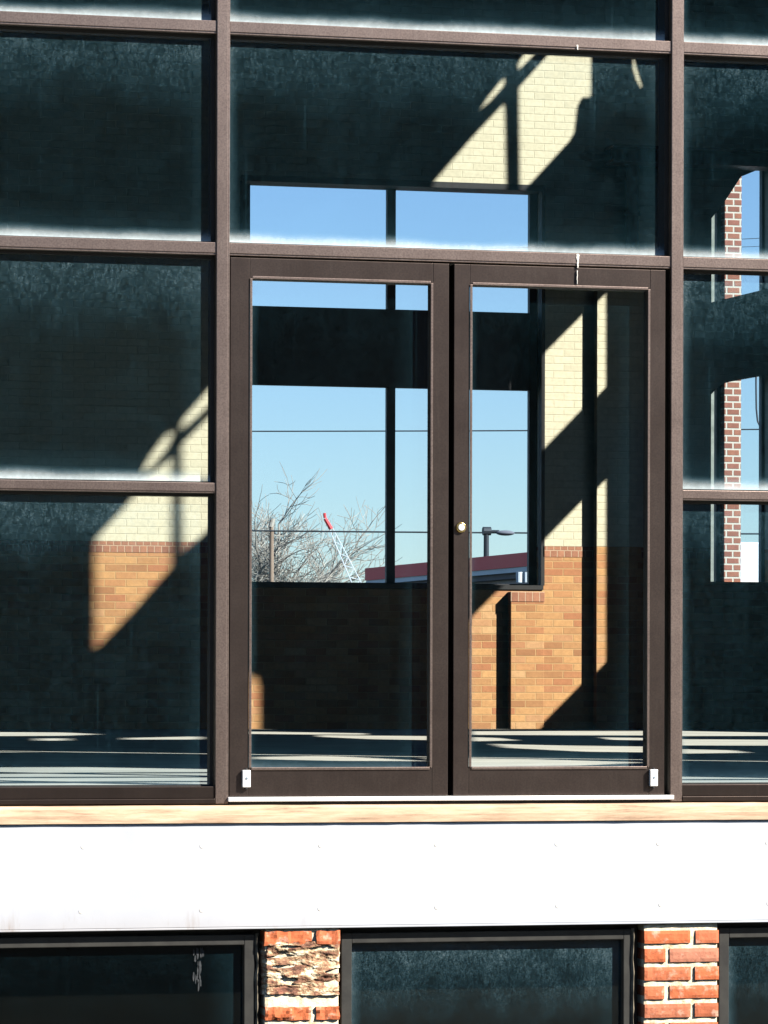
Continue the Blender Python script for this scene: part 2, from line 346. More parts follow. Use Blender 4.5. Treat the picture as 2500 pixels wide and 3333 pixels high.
# --- right-hand side wall: windows and added slots shaped by following the sun's rays back from the lit patches
def back(px, py):
    p = P(px, py, YB); t = (XS - p.x) / SA
    return (YB - SB * t, p.z + SC * t)
PAT = {
 'A1': [[(454,1535),(480,1486),(533,1413),(562,1415),(541,1462),(484,1531)], [(582,1380),(592,1360),(681,1258),(728,1205),(780,1150),(780,1218),(728,1275),(598,1394)],
        [(303,1755),(303,2102),(326,2097),(430,1990),(556,1848),(556,1500),(545,1495),(476,1553),(400,1650)],
        [(586,1445),(681,1350),(780,1250),(780,1615),(728,1670),(673,1728),(588,1800)]],
 'A2': [[(1682,221),(1679,205),(1703,170),(1722,146),(1768,146),(1735,180),(1690,226)], [(1547,369),(1581,316),(1629,255),(1642,263),(1640,279),(1597,327)],
        [(1400,600),(1414,582),(1528,449),(1634,335),(1642,353),(1647,620),(1400,625)],
        [(1686,620),(1682,284),(1777,178),(1806,146),(1923,146),(1923,314),(1894,316),(1878,348),(1868,433),(1852,460),(1730,592),(1705,620)],
        [(2053,189),(2060,180),(2072,226),(2090,284),(2082,290),(2064,258),(2053,221)]],
 'B1': [[(1755,1160),(1922,991),(1922,1302),(1755,1475)]],
 'B2': [[(1475,2062),(1529,2009),(1620,1915),(1771,1751),(1922,1595),(1922,2196),(1689,2430),(1475,2430)]],
 'C':  [[(775,2190),(836,2215),(843,2250),(843,2420),(775,2420)]],
}
holes = []
for k, polys in PAT.items():
    for pl in polys: holes.append([back(*p) for p in pl])
du = back(1660, 1000)[0] - back(575, 1000)[0]
FR = []
def fwall(px, py):
    d = HF + RC * ((px - 1250) / F) + UC * ((YH - py) / F); p = CAM + d * (-CAM.z / d.z); t = (p.y - .02) / SB
    return (min(XS - .15, p.x + SA * t), SC * t)
def fback(px, py):      # a point of the floor followed back to the side wall
    d = HF + RC * ((px - 1250) / F) + UC * ((YH - py) / F); p = CAM + d * (-CAM.z / d.z); t = (XS - p.x) / SA
    return (p.y - SB * t, SC * t)
for pl in ([(-60,2383),(200,2384),(325,2390),(200,2395),(-60,2396)], [(110,2404),(215,2403),(220,2410),(120,2411)], [(-60,2431),(300,2432),(430,2442),(300,2449),(-60,2449)],
           [(400,2402),(640,2397),(660,2402),(640,2407),(400,2407)], [(750,2381),(900,2382),(1190,2387),(1190,2391),(1020,2391),(750,2388)],
           [(1030,2393),(1405,2396),(1405,2409),(1200,2406),(1030,2398)], [(830,2464),(1100,2461),(1405,2462),(1405,2478),(1100,2477),(830,2471)],
           [(1528,2380),(2115,2379),(2115,2394),(1528,2392)], [(1528,2399),(1620,2402),(1690,2410),(1528,2413)], [(1940,2400),(2115,2402),(2115,2410),(1980,2408)],
           [(1590,2421),(1800,2426),(2115,2430),(2115,2449),(1900,2447),(1640,2434)], [(1528,2466),(1900,2466),(2115,2470),(2115,2482),(1900,2492),(1528,2496)],
           [(2200,2379),(2520,2385),(2520,2395),(2200,2396)], [(2200,2406),(2520,2408),(2520,2427),(2200,2426)], [(2200,2438),(2380,2442),(2440,2450),(2200,2453)]):
    h = [fback(*p) for p in pl]  # added slot, no real window, shaped to throw one floor strip
    if min(u for u, v in h) > .35: holes.append(h)
    else:            # too near the street: this light comes over the storefront, through a slot added in the front wall
        FR.append([fwall(*p) for p in pl])
HOLES = holes
print('MINMAX', min(p[0] for h in holes for p in h), max(p[0] for h in holes for p in h), max(p[1] for h in holes for p in h))
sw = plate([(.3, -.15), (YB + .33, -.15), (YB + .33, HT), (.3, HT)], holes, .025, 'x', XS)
tag(obj('side_wall', sw, M['sidesheet']), 'dark side wall of the hall behind the right glass, unseen, its windows and added slots shaping the sunlight', 'wall')
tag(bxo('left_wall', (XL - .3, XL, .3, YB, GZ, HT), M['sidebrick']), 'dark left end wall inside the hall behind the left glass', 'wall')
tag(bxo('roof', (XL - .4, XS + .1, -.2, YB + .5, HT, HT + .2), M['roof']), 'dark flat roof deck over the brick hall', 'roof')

# ------------------------------------------------------------------ storefront
sf = empty('storefront', (0, 0, 0), 'bronze aluminium storefront grid of dusty panes with glazed double doors', 'storefront')
v1a, v1b = PX(702), PX(745); v2a, v2b = PX(2182), PX(2222)
bay = v2a - v1b; mw = v1b - v1a
v0b = v1a - bay; v0a = v0b - mw; v3a = v2b + bay; v3b = v3a + mw
def zz(py, px=1450): return PZ(px, py)
H1a, H1b = zz(88+12), zz(130+12)      # top, bottom edge at px 1450
H1t, H1l = PZ(700, 66), PZ(700, 108)
H2t, H2l = PZ(700, 788), PZ(700, 829)
H3t, H3l = PZ(700, 1571), PZ(700, 1605)
BT = PZ(700, 2560); BB = PZ(700, 2616)
H0l = H1t + (H1l - H2t) ; H0t = H0l + (H1t - H1l)
HXl = H0t + (H1l - H2t) + .6; HXt = HXl + .05; v4a = v3b + bay; v4b = v4a + mw
RC_ = .045   # how far the glass sits behind the face
def member(name, x0, x1, z0, z1, horiz):
    bm = bmesh.new()
    if horiz:
        h = z1 - z0
        box(bm, x0, x1, .004, .028, z0, z1); box(bm, x0, x1, .0285, .17, z0 + .001, z1 - .001, 1)
        box(bm, x0, x1, 0, .0035, z0 + h * .16, z1 - .001)
    else:
        w = x1 - x0
        box(bm, x0, x1, -.003, .028, z0, z1); box(bm, x0 + .001, x1 - .001, .0285, .172, z0, z1, 1)
        box(bm, x0 + w * .0 + .001, x1 - w * .16, -.0065, -.0032, z0, z1 - .001)
    return obj(name, bm, [M['frame'], M['gasket_shade']], sf, bevel=.0015)  # black body behind each cap paints the shaded sides dark
for a, b in ((v0a, v0b), (v1a, v1b), (v2a, v2b), (v3a, v3b), (v4a, v4b)): member('mullion', a, b, BB, HXt, False)
for a, b, mid in ((v0b, v1a, 0), (v1b, v2a, 1), (v2b, v3a, 0), (v3b, v4a, 0)):
    a += .0005; b -= .0005
    for zt_, zl_ in ((HXt, HXl), (H0t, H0l), (H1t, H1l), (H2t, H2l)): member('transom', a, b, zl_, zt_, True)
    if not mid:
        member('transom', a, b, H3l, H3t, True)
        bm = bmesh.new(); box(bm, a, b, .002, .11, BB + .02, BT); box(bm, a, b, -.006, .11, BB, BB + .0195)
        obj('bottom_rail', bm, M['railframe'], sf, bevel=.002)
    rows = [(HXl, H0t), (H0l, H1t), (H1l, H2t)] + ([] if mid else [(H2l, H3t), (H3l, BT)])
    for zt_, zb_ in rows:
        pane('pane', a, b, RC_, zb_, zt_, M['lowglass'] if zb_ == BT else M['glass'], sf)
        # black gasket bead round the pane, wider at top and right as painted frame shade
        g = .013; bm = bmesh.new()
        box(bm, a, b, RC_ - .004, RC_ - .0005, zt_ - g, zt_); box(bm, b - g, b, RC_ - .004, RC_ - .0005, zb_ + g*.5, zt_ - g)
        box(bm, a, a + g * .5, RC_ - .004, RC_ - .0005, zb_ + g*.5, zt_ - g); box(bm, a, b, RC_ - .004, RC_ - .0005, zb_, zb_ + g*.5)
        obj('gasket_shade', bm, M['gasket_shade'], sf)
# threshold and dark strip under the doors
zt0, zt1 = PZ(1450, 2606), PZ(1450, 2591)
obj_t = bxo('threshold', (v1b - .004, v2a + .012, -.022, .12, zt0, zt1), M['bright'], sf, bevel=.003)
bxo('threshold_base', (v1b + .002, v2a - .002, -.005, .12, BB - .004, zt0 - .0005), M['gasket_shade'], sf)
# two door leaves
def leaf(x0, x1, sl_w, sr_w, hinge_left):
    top = H2l - .007; bot = zt1 + .003
    gt = PZ(800, 904); gb = PZ(800, 2499)
    bm = bmesh.new(); y0, y1 = .006, .085
    box(bm, x0, x0 + sl_w, y0, y1, bot, top); box(bm, x1 - sr_w, x1, y0, y1, bot, top)
    box(bm, x0 + sl_w, x1 - sr_w, y0 + .0005, y1, gt, top); box(bm, x0 + sl_w, x1 - sr_w, y0 + .0005, y1, bot, gb)
    d = obj('glass_door', bm, M['doorframe'], sf, bevel=.002)
    bm = bmesh.new(); s = .010; a, b = x0 + sl_w, x1 - sr_w          # glazing stop, a thin lighter lip round the glass
    box(bm, a, a + s, y0 - .005, y0 + .0, gb, gt); box(bm, b - s, b, y0 - .005, y0, gb, gt)
    box(bm, a + s, b - s, y0 - .005, y0, gt - s * .2, gt + s * .8); box(bm, a + s, b - s, y0 - .005, y0, gb - s, gb + s * .1)
    obj('glazing_bead', bm, M['frame'], d, bevel=.0015)
    bm = bmesh.new(); box(bm, a, b - .0015, y0 + .006, .084, gt - .0015, gt - .0002); box(bm, b - .0015, b - .0002, y0 + .006, .084, gb, gt)
    obj('gasket_shade', bm, M['gasket_shade'], d)  # black lining on top and right faces only, painted as their shade
    pane('pane', a, b - .002, .058, gb, gt - .002, M['doorglass'], d)
    return d, bot
dl, bot = leaf(PX(749), PX(1461), PX(812) - PX(749), PX(1461) - PX(1409), True)
dr, bot = leaf(PX(1478), PX(2166), PX(1529) - PX(1478), PX(2166) - PX(2116), False)
bxo('door_stop', (PX(1458), PX(1482), .088, .10, zt1, H2l - .002), M['gasket_shade'], sf)
# lock cylinder
lc = P(1500, 1717, .004)
bm = bmesh.new(); cyl(bm, (lc.x, .006, lc.z), (lc.x, -.006, lc.z), .0215, .019, 28)
lk = obj('lock_cylinder', bm, M['gold'], dr, bevel=.001)
bm = bmesh.new(); cyl(bm, (lc.x, -.0062, lc.z), (lc.x, -.010, lc.z), .0135, .012, 24)
box(bm, lc.x - .0012, lc.x + .0012, -.0106, -.0101, lc.z - .006, lc.z + .004); obj('key_plug', bm, M['bright'], lk)
# pivot covers near the sill
for d, cx_, cy_ in ((dl, 802, 2535), (dr, 2128, 2532)):
    c = P(cx_, cy_, -.01); w, h = .0165, .034
    pv = bxo('pivot_cover', (c.x - w, c.x + w, -.016, .004, c.z - h, c.z + h), M['bright'], d, bevel=.004)
    bm = bmesh.new(); cyl(bm, (c.x, -.016, c.z + .002), (c.x, -.0185, c.z + .002), .005, .004, 10); obj('screw', bm, m_plain('bluish_steel', (.3, .4, .5), (.4, .5, .6), 9, .4, .8), pv)
    bm = bmesh.new(); cyl(bm, (c.x, -.006, c.z - h - .006), (c.x, -.006, c.z + h + .006), .006, .006, 10); obj('pivot_pin', bm, M['dark'], pv)
# dried sealant at the joint in the head members
sealant = m_plain('dried_sealant', (.7, .66, .6), (.85, .8, .74), 60, .8)
for (px, a, b, w) in ((1880, 146, 162, .0035), (1881, 826, 850, .006), (1881, 850, 872, .0035), (1879, 880, 925, .0014)):
    bm = bmesh.new(); p0 = P(px, a, -.001); p1 = P(px + 1, b, -.001); n = 7
    for i in range(n):
        t0, t1 = i / n, (i + 1) / n; ww = w * (1 - .5 * t0) * random.uniform(.8, 1.2); xo = random.uniform(-.001, .001)
        z0_, z1_ = p0.z + (p1.z - p0.z) * t1, p0.z + (p1.z - p0.z) * t0
        box(bm, p0.x - ww + xo, p0.x + ww + xo, -.0025 - .0002 * i, .006, z0_, z1_)
    obj('sealant_smear', bm, sealant, sf)

# ------------------------------------------------------------------ sill and white beam
def m_sill():
    s = N('weathered_tan_timber'); g = s.coord()
    mp = s.n('ShaderNodeMapping', {0: g}); mp.inputs['Scale'].default_value = (2.2, 8, 26)
    n1 = s.noise(mp.outputs[0], 1.6, 7, .7)
    c = s.ramp(n1, [(.30, (.20, .12, .08)), (.42, (.44, .30, .20)), (.56, (.56, .41, .28)), (.75, (.68, .55, .42))])
    k = s.ramp(s.noise(g, 7, 5, .7), [(.62, 0.0), (.76, 1.0)]); c = s.mix(s.math('MULTIPLY', k, .5), c, (.28, .2, .15))
    s.l(c, s.b.inputs['Base Color']); s.set(Roughness=.85); s.bump(n1, .5, .004); return s.m
YW = -.06
sz1 = BB - .0045; sz0 = PZ(1250, 2675, YW)
bm = bmesh.new(); n = 260; x0, x1 = v0a - 3.0, v4b + 3.0
prof = [(-.003, sz0), (YW - .012, sz0), (YW - .014, sz0 + .030), (YW - .010, sz1 - .012), (YW - .002, sz1 - .002), (.13, sz1)]
rings = []
for i in range(n + 1):
    x = x0 + (x1 - x0) * i / n
    r = []
    for j, (yy, z_) in enumerate(prof):
        k = .0025 * noise.noise((x * 5, j * 2.1, 3)) + (.0015 * noise.noise((x * 23, j, 9)))
        r.append(bm.verts.new((x, yy + (k if 0 < j < 5 else 0), z_ + (k * .8 if 1 < j < 5 else 0))))
    rings.append(r)
for i in range(n):
    for j in range(len(prof)):
        k = (j + 1) % len(prof); bm.faces.new((rings[i][j], rings[i][k], rings[i+1][k], rings[i+1][j]))
bm.faces.new(rings[0][::-1]); bm.faces.new(rings[-1]); bmesh.ops.recalc_face_normals(bm, faces=bm.faces)
tag(obj('timber_sill', bm, m_sill()), 'weathered tan timber sill running between the storefront and the white beam', 'sill')
def m_beam():
    s = N('white_beam_paint'); g = s.coord()
    mp = s.n('ShaderNodeMapping', {0: g}); mp.inputs['Scale'].default_value = (9, 9, 1.2)
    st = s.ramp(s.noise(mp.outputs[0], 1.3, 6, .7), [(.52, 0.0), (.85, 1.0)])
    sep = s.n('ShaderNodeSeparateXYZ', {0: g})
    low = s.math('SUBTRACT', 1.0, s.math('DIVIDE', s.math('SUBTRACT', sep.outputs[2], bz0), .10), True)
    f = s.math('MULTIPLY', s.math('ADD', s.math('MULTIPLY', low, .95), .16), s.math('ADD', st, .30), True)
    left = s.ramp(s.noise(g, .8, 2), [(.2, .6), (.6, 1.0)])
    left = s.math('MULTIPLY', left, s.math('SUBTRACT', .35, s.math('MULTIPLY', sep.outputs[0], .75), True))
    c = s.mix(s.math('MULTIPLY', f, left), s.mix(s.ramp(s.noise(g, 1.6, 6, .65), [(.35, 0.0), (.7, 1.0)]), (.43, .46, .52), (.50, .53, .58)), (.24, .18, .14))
    s.l(c, s.b.inputs['Base Color']); s.set(Roughness=.55); s.bump(s.noise(g, 14, 4), .15, .004); return s.m
bz1 = sz0 - .0005; bz0 = PZ(1250, 3018, YW)
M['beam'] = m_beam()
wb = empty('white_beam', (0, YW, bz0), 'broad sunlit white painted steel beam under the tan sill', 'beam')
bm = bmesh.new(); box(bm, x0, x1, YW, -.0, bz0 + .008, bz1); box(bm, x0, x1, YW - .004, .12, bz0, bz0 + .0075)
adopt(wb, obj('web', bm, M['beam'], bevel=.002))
bolt_m = m_plain('painted_bolt', (.76, .72, .66), (.82, .8, .76), 40, .6)
for px in (-510, -122, 266, 655, 1042, 1416, 1813, 2148, 2496, 2880):
    for py in (2752 + (1042 - px) * .006, 2958 + (1042 - px) * .012):
        c = P(px + random.uniform(-6, 6), py, YW)
        bm = bmesh.new(); bmesh.ops.create_uvsphere(bm, u_segments=14, v_segments=7, radius=.0095, matrix=Matrix.Translation((c.x, YW, c.z)) @ Matrix.Diagonal((1, .2, 1, 1)))
        adopt(wb, obj('bolt_head', bm, bolt_m, smooth=True))

# ------------------------------------------------------------------ basement: brick piers and cellar windows
def m_brickface():
    s = N('red_brick'); g = s.coord()
    r = s.n('ShaderNodeNewGeometry').outputs['Random Per Island']
    c = s.ramp(r, [(0, (.36, .10, .045)), (.3, (.52, .13, .045)), (.6, (.42, .15, .085)), (.85, (.46, .20, .13)), (1, (.34, .12, .07))])
    w = s.ramp(s.noise(g, 24, 5, .65), [(.54, 0.0), (.68, 1.0)]); c = s.mix(s.math('MULTIPLY', w, .6), c, (.66, .45, .35))
    d = s.ramp(s.noise(g, 60, 4, .7), [(.60, 0.0), (.72, 1.0)]); c = s.mix(s.math('MULTIPLY', d, .7), c, (.20, .06, .03))
    s.l(c, s.b.inputs['Base Color']); s.set(Roughness=.85); s.bump(s.noise(g, 90, 4), .6, .003); return s.m
def m_mortar():
    s = N('pale_mortar'); g = s.coord(); c = s.ramp(s.noise(g, 35, 5, .7), [(.3, (.42, .30, .17)), (.45, (.72, .61, .43)), (.8, (.82, .76, .62))])
    s.l(c, s.b.inputs['Base Color']); s.set(Roughness=.95); s.bump(s.noise(g, 120, 4), .8, .003); return s.m
M['brick'] = m_brickface(); M['mortar'] = m_mortar()
def m_rubble():
    s = N('crumbling_brick_and_mortar'); g = s.coord()
    mp = s.n('ShaderNodeMapping', {0: g}); mp.inputs['Scale'].default_value = (15, 15, 34); n1 = s.noise(mp.outputs[0], 1.0, 6, .72)
    c = s.ramp(n1, [(.36, (.06, .03, .02)), (.45, (.24, .11, .07)), (.51, (.32, .20, .11)), (.56, (.56, .43, .28)), (.64, (.80, .72, .57))])
    k = s.ramp(s.noise(g, 9, 3), [(.55, 0.0), (.68, 1.0)]); c = s.mix(s.math('MULTIPLY', k, .7), c, (.42, .15, .10))
    s.l(c, s.b.inputs['Base Color']); s.set(Roughness=.95); s.bump(s.noise(g, 110, 4), .9, .005); return s.m
M['rubble'] = m_rubble()
YP = YW - .004 + .006   # pier face just behind the beam's lip
def rough_brick(bm, x0, x1, z0, z1, y0, y1, amp, seed):
    """a brick with a worn, uneven front"""
    nx = max(3, int((x1 - x0) / .011)); nz = max(3, int((z1 - z0) / .011)); G = []
    for i in range(nx + 1):
        row = []
        for j in range(nz + 1):
            u, v = i / nx, j / nz
            x = x0 + (x1 - x0) * u; z = z0 + (z1 - z0) * v
            e = min(u * (x1 - x0), (1 - u) * (x1 - x0), v * (z1 - z0), (1 - v) * (z1 - z0))
            dy = amp * noise.fractal((x * 28, z * 28, seed), 1.0, 2.0, 3) + max(0, .0035 - e) * .8
            rg = .35 * amp
            row.append(bm.verts.new((x + rg * noise.noise((x * 40, z * 40, seed + 5)), y0 + dy, z + rg * noise.noise((x * 40, z * 40, seed + 9)))))
        G.append(row)
    for i in range(nx):
        for j in range(nz): bm.faces.new((G[i][j], G[i+1][j], G[i+1][j+1], G[i][j+1]))
    per = [G[i][0] for i in range(nx + 1)] + [G[nx][j] for j in range(1, nz + 1)] + [G[i][nz] for i in range(nx - 1, -1, -1)] + [G[0][j] for j in range(nz - 1, 0, -1)]
    bk = [bm.verts.new((v.co.x, y1, v.co.z)) for v in per]; m = len(per)
    for i in range(m): bm.faces.new((per[(i+1) % m], per[i], bk[i], bk[(i+1) % m]))
    bm.faces.new(bk)
PITCH = 61.8
def pier(px0, px1, ztop_px, first_top, label, damaged=False, odd=True, seed=1):
    x0, x1 = PX(px0, YP, 3150), PX(px1, YP, 3150); cx = (px0 + px1) / 2
    root = empty('brick_pier', ((x0 + x1) / 2, 0, GZ), label, 'brick pier', 'brick piers under the white beam')
    zt = bz0 - .001; w = x1 - x0; pitch = .0732; z = PZ(cx, first_top, YP)
    bb = bmesh.new(); bt = bmesh.new(); k = 0; rr = random.Random(seed); zbot_dam = None
    while z > GZ + .02:
        bh = .055; za, zb = z - bh, z
        if damaged and 1 <= k <= 3: pass
        else:
            o_ = (k % 2 == 0) == odd; split = x0 + w * (.655 if o_ else .315)
            for a, b in ((x0, split - .008), (split + .008, x1)):
                rough_brick(bt if damaged and k == 0 else bb, a + rr.uniform(0, .004), b - rr.uniform(0, .005), za + rr.uniform(0, .003), zb - rr.uniform(0, .003), YP + rr.uniform(0, .004), YP + .16, .0025 if not damaged else .012, seed * 13 + k * 3 + a)
        z -= pitch; k += 1
    bk = obj('brickwork', bb, M['brick'])
    if damaged: adopt(root, obj('top_course', bt, M['brick']))
    bm = bmesh.new(); rough_brick(bm, x0 + .004, x1 - .004, GZ, zt, YP + .013, YP + .17, .003, seed)
    mo = obj('mortar', bm, M['mortar'])
    adopt(root, bk, mo)
    if damaged:
        za, zb = PZ(cx, 3240, YP), PZ(cx, 3066, YP)
        bm = bmesh.new(); nx, nz = 110, 84; G = []
        for i in range(nx + 1):
            row = []
            for j in range(nz + 1):
                u, v = i / nx, j / nz; x = x0 - .004 + (w + .004) * u; zz_ = za + (zb - za) * v
                lay = math.sin((zz_ * 62) + 2.2 * noise.noise((x * 9, zz_ * 5, 2))) 
                n1 = noise.fractal((x * 16, zz_ * 34, 4.4), .9, 2.1, 6)
                cr = noise.noise((x * 9, zz_ * 55, 7.7))
                dy = .004 + .008 * n1 - .004 * lay + (.05 * max(0, cr - .36) / .3)
                edge = max(0, .05 - u) * 1.1 + max(0, .03 - (1 - u)) * .8
                row.append(bm.verts.new((x + .005 * n1, YP + dy + edge * .5, zz_ + .003 * n1)))
            G.append(row)
        for i in range(nx):
            for j in range(nz): bm.faces.new((G[i][j], G[i+1][j], G[i+1][j+1], G[i][j+1]))
        per = [G[i][0] for i in range(nx + 1)] + [G[nx][j] for j in range(1, nz + 1)] + [G[i][nz] for i in range(nx - 1, -1, -1)] + [G[0][j] for j in range(nz - 1, 0, -1)]
        bkv = [bm.verts.new((v_.co.x, YP + .15, v_.co.z)) for v_ in per]; m = len(per)
        for i in range(m): bm.faces.new((per[(i+1) % m], per[i], bkv[i], bkv[(i+1) % m]))
        adopt(root, tag(obj('crumbling_patch', bm, M['rubble']), 'crumbling eroded upper courses'))
    return x0, x1
piers = []
piers.append(pier(862, 1108, 3010, 3030, 'crumbling left brick pier under the white beam, its upper courses eroded', True, True, 3))
piers.append(pier(2097, 2341, 3000, 3027, 'neat orange red brick pier with thick pale mortar under the beam at right', False, True, 5))
sp = piers[1][0] - piers[0][0]; pw = piers[1][1] - piers[1][0]
piers_x = [(piers[0][0] - sp, piers[0][0] - sp + pw)] + piers + [(piers[1][0] + sp, piers[1][0] + sp + pw)]
# plain brick foundation to both sides beyond the cellar windows
for i, (a, b) in enumerate(((v0a - 3.0, piers_x[0][1]), (piers_x[3][0], v4b + 3.0))):
    tag(bxo('foundation_wall', (a, b, YP, .3, GZ, bz0 - .001), M['redbrick']), 'red brick foundation wall below the beam beyond the ' + ('left' if i == 0 else 'right') + ' cellar window', 'wall')
labs = ['black cellar window at lower left beside the crumbling pier', 'dusty dark cellar window between the two brick piers', 'narrow visible strip of cellar window right of the neat brick pier']
for i in range(3):
    a, b = piers_x[i][1] + .001, piers_x[i+1][0] - .001
    root = empty('cellar_window', ((a + b) / 2, .03, GZ), labs[i], 'window')
    zt = bz0 - .002; yA = -.018; fw = .042; fb = .040
    ga, gb = a + .012, b - .030     # frame outline
    bm = bmesh.new()
    box(bm, ga, ga + fw, yA, yA + .07, GZ + .1, zt - .022); box(bm, gb - fw, gb, yA, yA + .07, GZ + .1, zt - .022)
    box(bm, ga + fw, gb - fw, yA, yA + .07, zt - .062, zt - .022); box(bm, ga + fw, gb - fw, yA, yA + .07, GZ + .1, GZ + .16)
    adopt(root, obj('frame', bm, M['cellar'] if 'cellar' in M else M.setdefault('cellar', m_plain('grimy_grey_frame', (.010, .010, .010), (.028, .028, .025), 14, .8)), bevel=.003))
    bm = bmesh.new(); box(bm, a, ga - .0005, yA + .05, yA + .09, GZ, zt); box(bm, gb + .0005, b, yA + .05, yA + .09, GZ, zt); box(bm, ga, gb, yA + .05, yA + .09, zt - .0215, zt); box(bm, ga, gb, yA + .04, yA + .09, GZ, GZ + .099)
    adopt(root, obj('jamb', bm, M['gasket_shade']))
    adopt(root, pane('pane', ga + fw, gb - fw, yA + .036, GZ + .16, zt - .062, M['blackglass'] if i == 0 else M['cellarglass'], None))
# ragged plaster along the frame edges beside the piers
for i, (px, s_, lab) in enumerate(((838, 11, 'ragged pale plaster strip left of the crumbling pier'), (2062, 23, 'ragged grey plaster strip left of the neat brick pier'))):
    bm = bmesh.new(); xx = PX(px, -.03, 3150); n = 60; pr = None
    for k in range(n + 1):
        z = bz0 - .02 - k * .016; wv = .006 + .007 * noise.noise((k * .33, s_, 0)) ; xo = .005 * noise.noise((k * .21, s_, 5))
        r = [bm.verts.new(p) for p in ((xx + xo - wv, -.019, z), (xx + xo, -.030, z), (xx + xo + wv, -.019, z))]
        if pr:
            for j in range(2): bm.faces.new((pr[j], pr[j+1], r[j+1], r[j]))
            bm.faces.new((pr[2], pr[0], r[0], r[2]))
        pr = r
    tag(obj('plaster_strip', bm, m_plain('old_plaster', (.06, .055, .045), (.26, .22, .16), 30, .95)), lab, 'plaster')
# whitish lime run on the black pane beside the crumbling pier
bm = bmesh.new(); c = P(652, 3095, -.018); root_ = [o for o in bpy.data.objects if o.name == 'cellar_window'][0]
rr_ = random.Random(4)
for k in range(26):
    zc = c.z - rr_.random() ** 1.3 * .15; xc = c.x + rr_.gauss(0, .012) * (1.1 - (c.z - zc) * 4); w_ = rr_.uniform(.0015, .005); h_ = rr_.uniform(.006, .022)
    vs = [bm.verts.new((xc + w_ * math.cos(a) * rr_.uniform(.7, 1.2), .0168 - .0002 * (k % 5), zc + h_ * math.sin(a))) for a in [i * math.pi / 4 for i in range(8)]]
    bm.faces.new(vs)
adopt(root_, obj('lime_run', bm, m_plain('lime_deposit', (.01, .014, .018), (.05, .056, .062), 60, .9)))
# dark cellar behind
bm = bmesh.new(); xa_, xb_ = piers_x[0][0], piers_x[3][1]
box(bm, xa_, xb_, 3.0, 3.1, GZ, -.21); box(bm, xa_ - .1, xa_, .13, 3.0, GZ, -.21); box(bm, xb_, xb_ + .1, .13, 3.0, GZ, -.21)
tag(obj('cellar_wall', bm, M['roof']), 'dark cellar wall behind the grimy basement glass', 'wall')

# ------------------------------------------------------------------ front wall round the storefront
zt = HXt
fo = [(XL - .3, bz1 - .1), (v0a - .001, bz1 - .1), (v0a - .001, zt + .001), (v4b + .001, zt + .001), (v4b + .001, bz1 - .1), (XS + .1, bz1 - .1), (XS + .1, HT), (XL - .3, HT)]
tag(obj('front_wall', plate(fo, FR, .04, 'y', .02), M['redbrick']), 'red brick street wall above and beside the storefront', 'wall')

# ------------------------------------------------------------------ beyond the rear windows
# red fascia building: an eaves line that comes nearer to the right
def PD(px, py, d):
    v = HF + RC * ((px - 1250) / F) + UC * ((YH - py) / F); return CAM + v * d
L = PD(1188, 1850, 62.0); R = PD(1820, 1788, 53.0)
def quad_prism(bm, a, b, z0, z1, dep, push=0.0):
    d = (b - a).normalized(); n = Vector((-d.y, d.x, 0)).normalized()
    if n.y < 0: n = -n
    a = a + n * push; b = b + n * push
    pts = [(a.x, a.y), (b.x, b.y), (b.x + n.x * dep, b.y + n.y * dep), (a.x + n.x * dep, a.y + n.y * dep)]
    lo = [bm.verts.new((p[0], p[1], z0)) for p in pts]; hi = [bm.verts.new((p[0], p[1], z1)) for p in pts]
    bm.faces.new(lo[::-1]); bm.faces.new(hi)
    for i in range(4): bm.faces.new((lo[i], lo[(i+1)%4], hi[(i+1)%4], hi[i]))
a = Vector((L.x, L.y, 0)); b = Vector((R.x, R.y, 0)); ztop = L.z
rb = empty('canopy_building', (a.x, a.y, GZ), 'low building with deep red fascia seen through the far window behind the doors', 'building')
def part(name, z0, z1, m, push=0, dep=9, aa=a, bb=b):
    bm = bmesh.new(); quad_prism(bm, aa, bb, z0, z1, dep, push); bmesh.ops.recalc_face_normals(bm, faces=bm.faces); adopt(rb, obj(name, bm, m))
part('fascia', ztop - .205, ztop, M['redpaint'])
part('gutter', ztop - .28, ztop - .207, M['whitepaint'], .02)
part('soffit', ztop - .36, ztop - .282, M['greyroof'], .12, 8.8)
part('wall', GZ, ztop - .362, M['pink'], .30, 8.4)
# floodlights under the eaves
for px in (1690, 1712):
    c = PD(px, 1880, 53.2); bm = bmesh.new(); cyl(bm, (c.x, c.y, c.z - .07), (c.x, c.y, c.z + .08), .045, .05, 12)
    adopt(rb, obj('wall_lamp', bm, M['whitepaint']))
# street lamp behind it
bs = PD(1583, 1795, 75); tp = PD(1583, 1724, 75); ar = PD(1650, 1733, 75)
lp = empty('street_lamp', (bs.x, bs.y, GZ), 'dark street lamp with one arm rising above the red fascia', 'street lamp')
bm = bmesh.new(); cyl(bm, (bs.x, bs.y, GZ), tp, .075, .055, 12); adopt(lp, obj('pole', bm, M['wire']))
bm = bmesh.new(); cyl(bm, tp - Vector((0, 0, .04)), PD(1625, 1730, 75), .035, .03, 8); cyl(bm, tp + Vector((-.07, 0, -.03)), tp + Vector((.09, 0, -.03)), .09, .09, 10); adopt(lp, obj('arm', bm, M['wire']))
bm = bmesh.new(); hd = PD(1645, 1735, 75); bmesh.ops.create_uvsphere(bm, u_segments=12, v_segments=8, radius=1, matrix=Matrix.Translation(hd) @ Matrix.Diagonal((.2, .12, .055, 1))); adopt(lp, obj('lamp_head', bm, M['greyroof'], smooth=True))
# white shed seen low in the arched window
c0 = PD(2395, 1764, 46)
tag(bxo('white_shed', (c0.x, c0.x + 4, c0.y, c0.y + 5, GZ, c0.z), M['whitepaint'], bevel=.02), 'bright white block wall low in the curved head window at right', 'building')
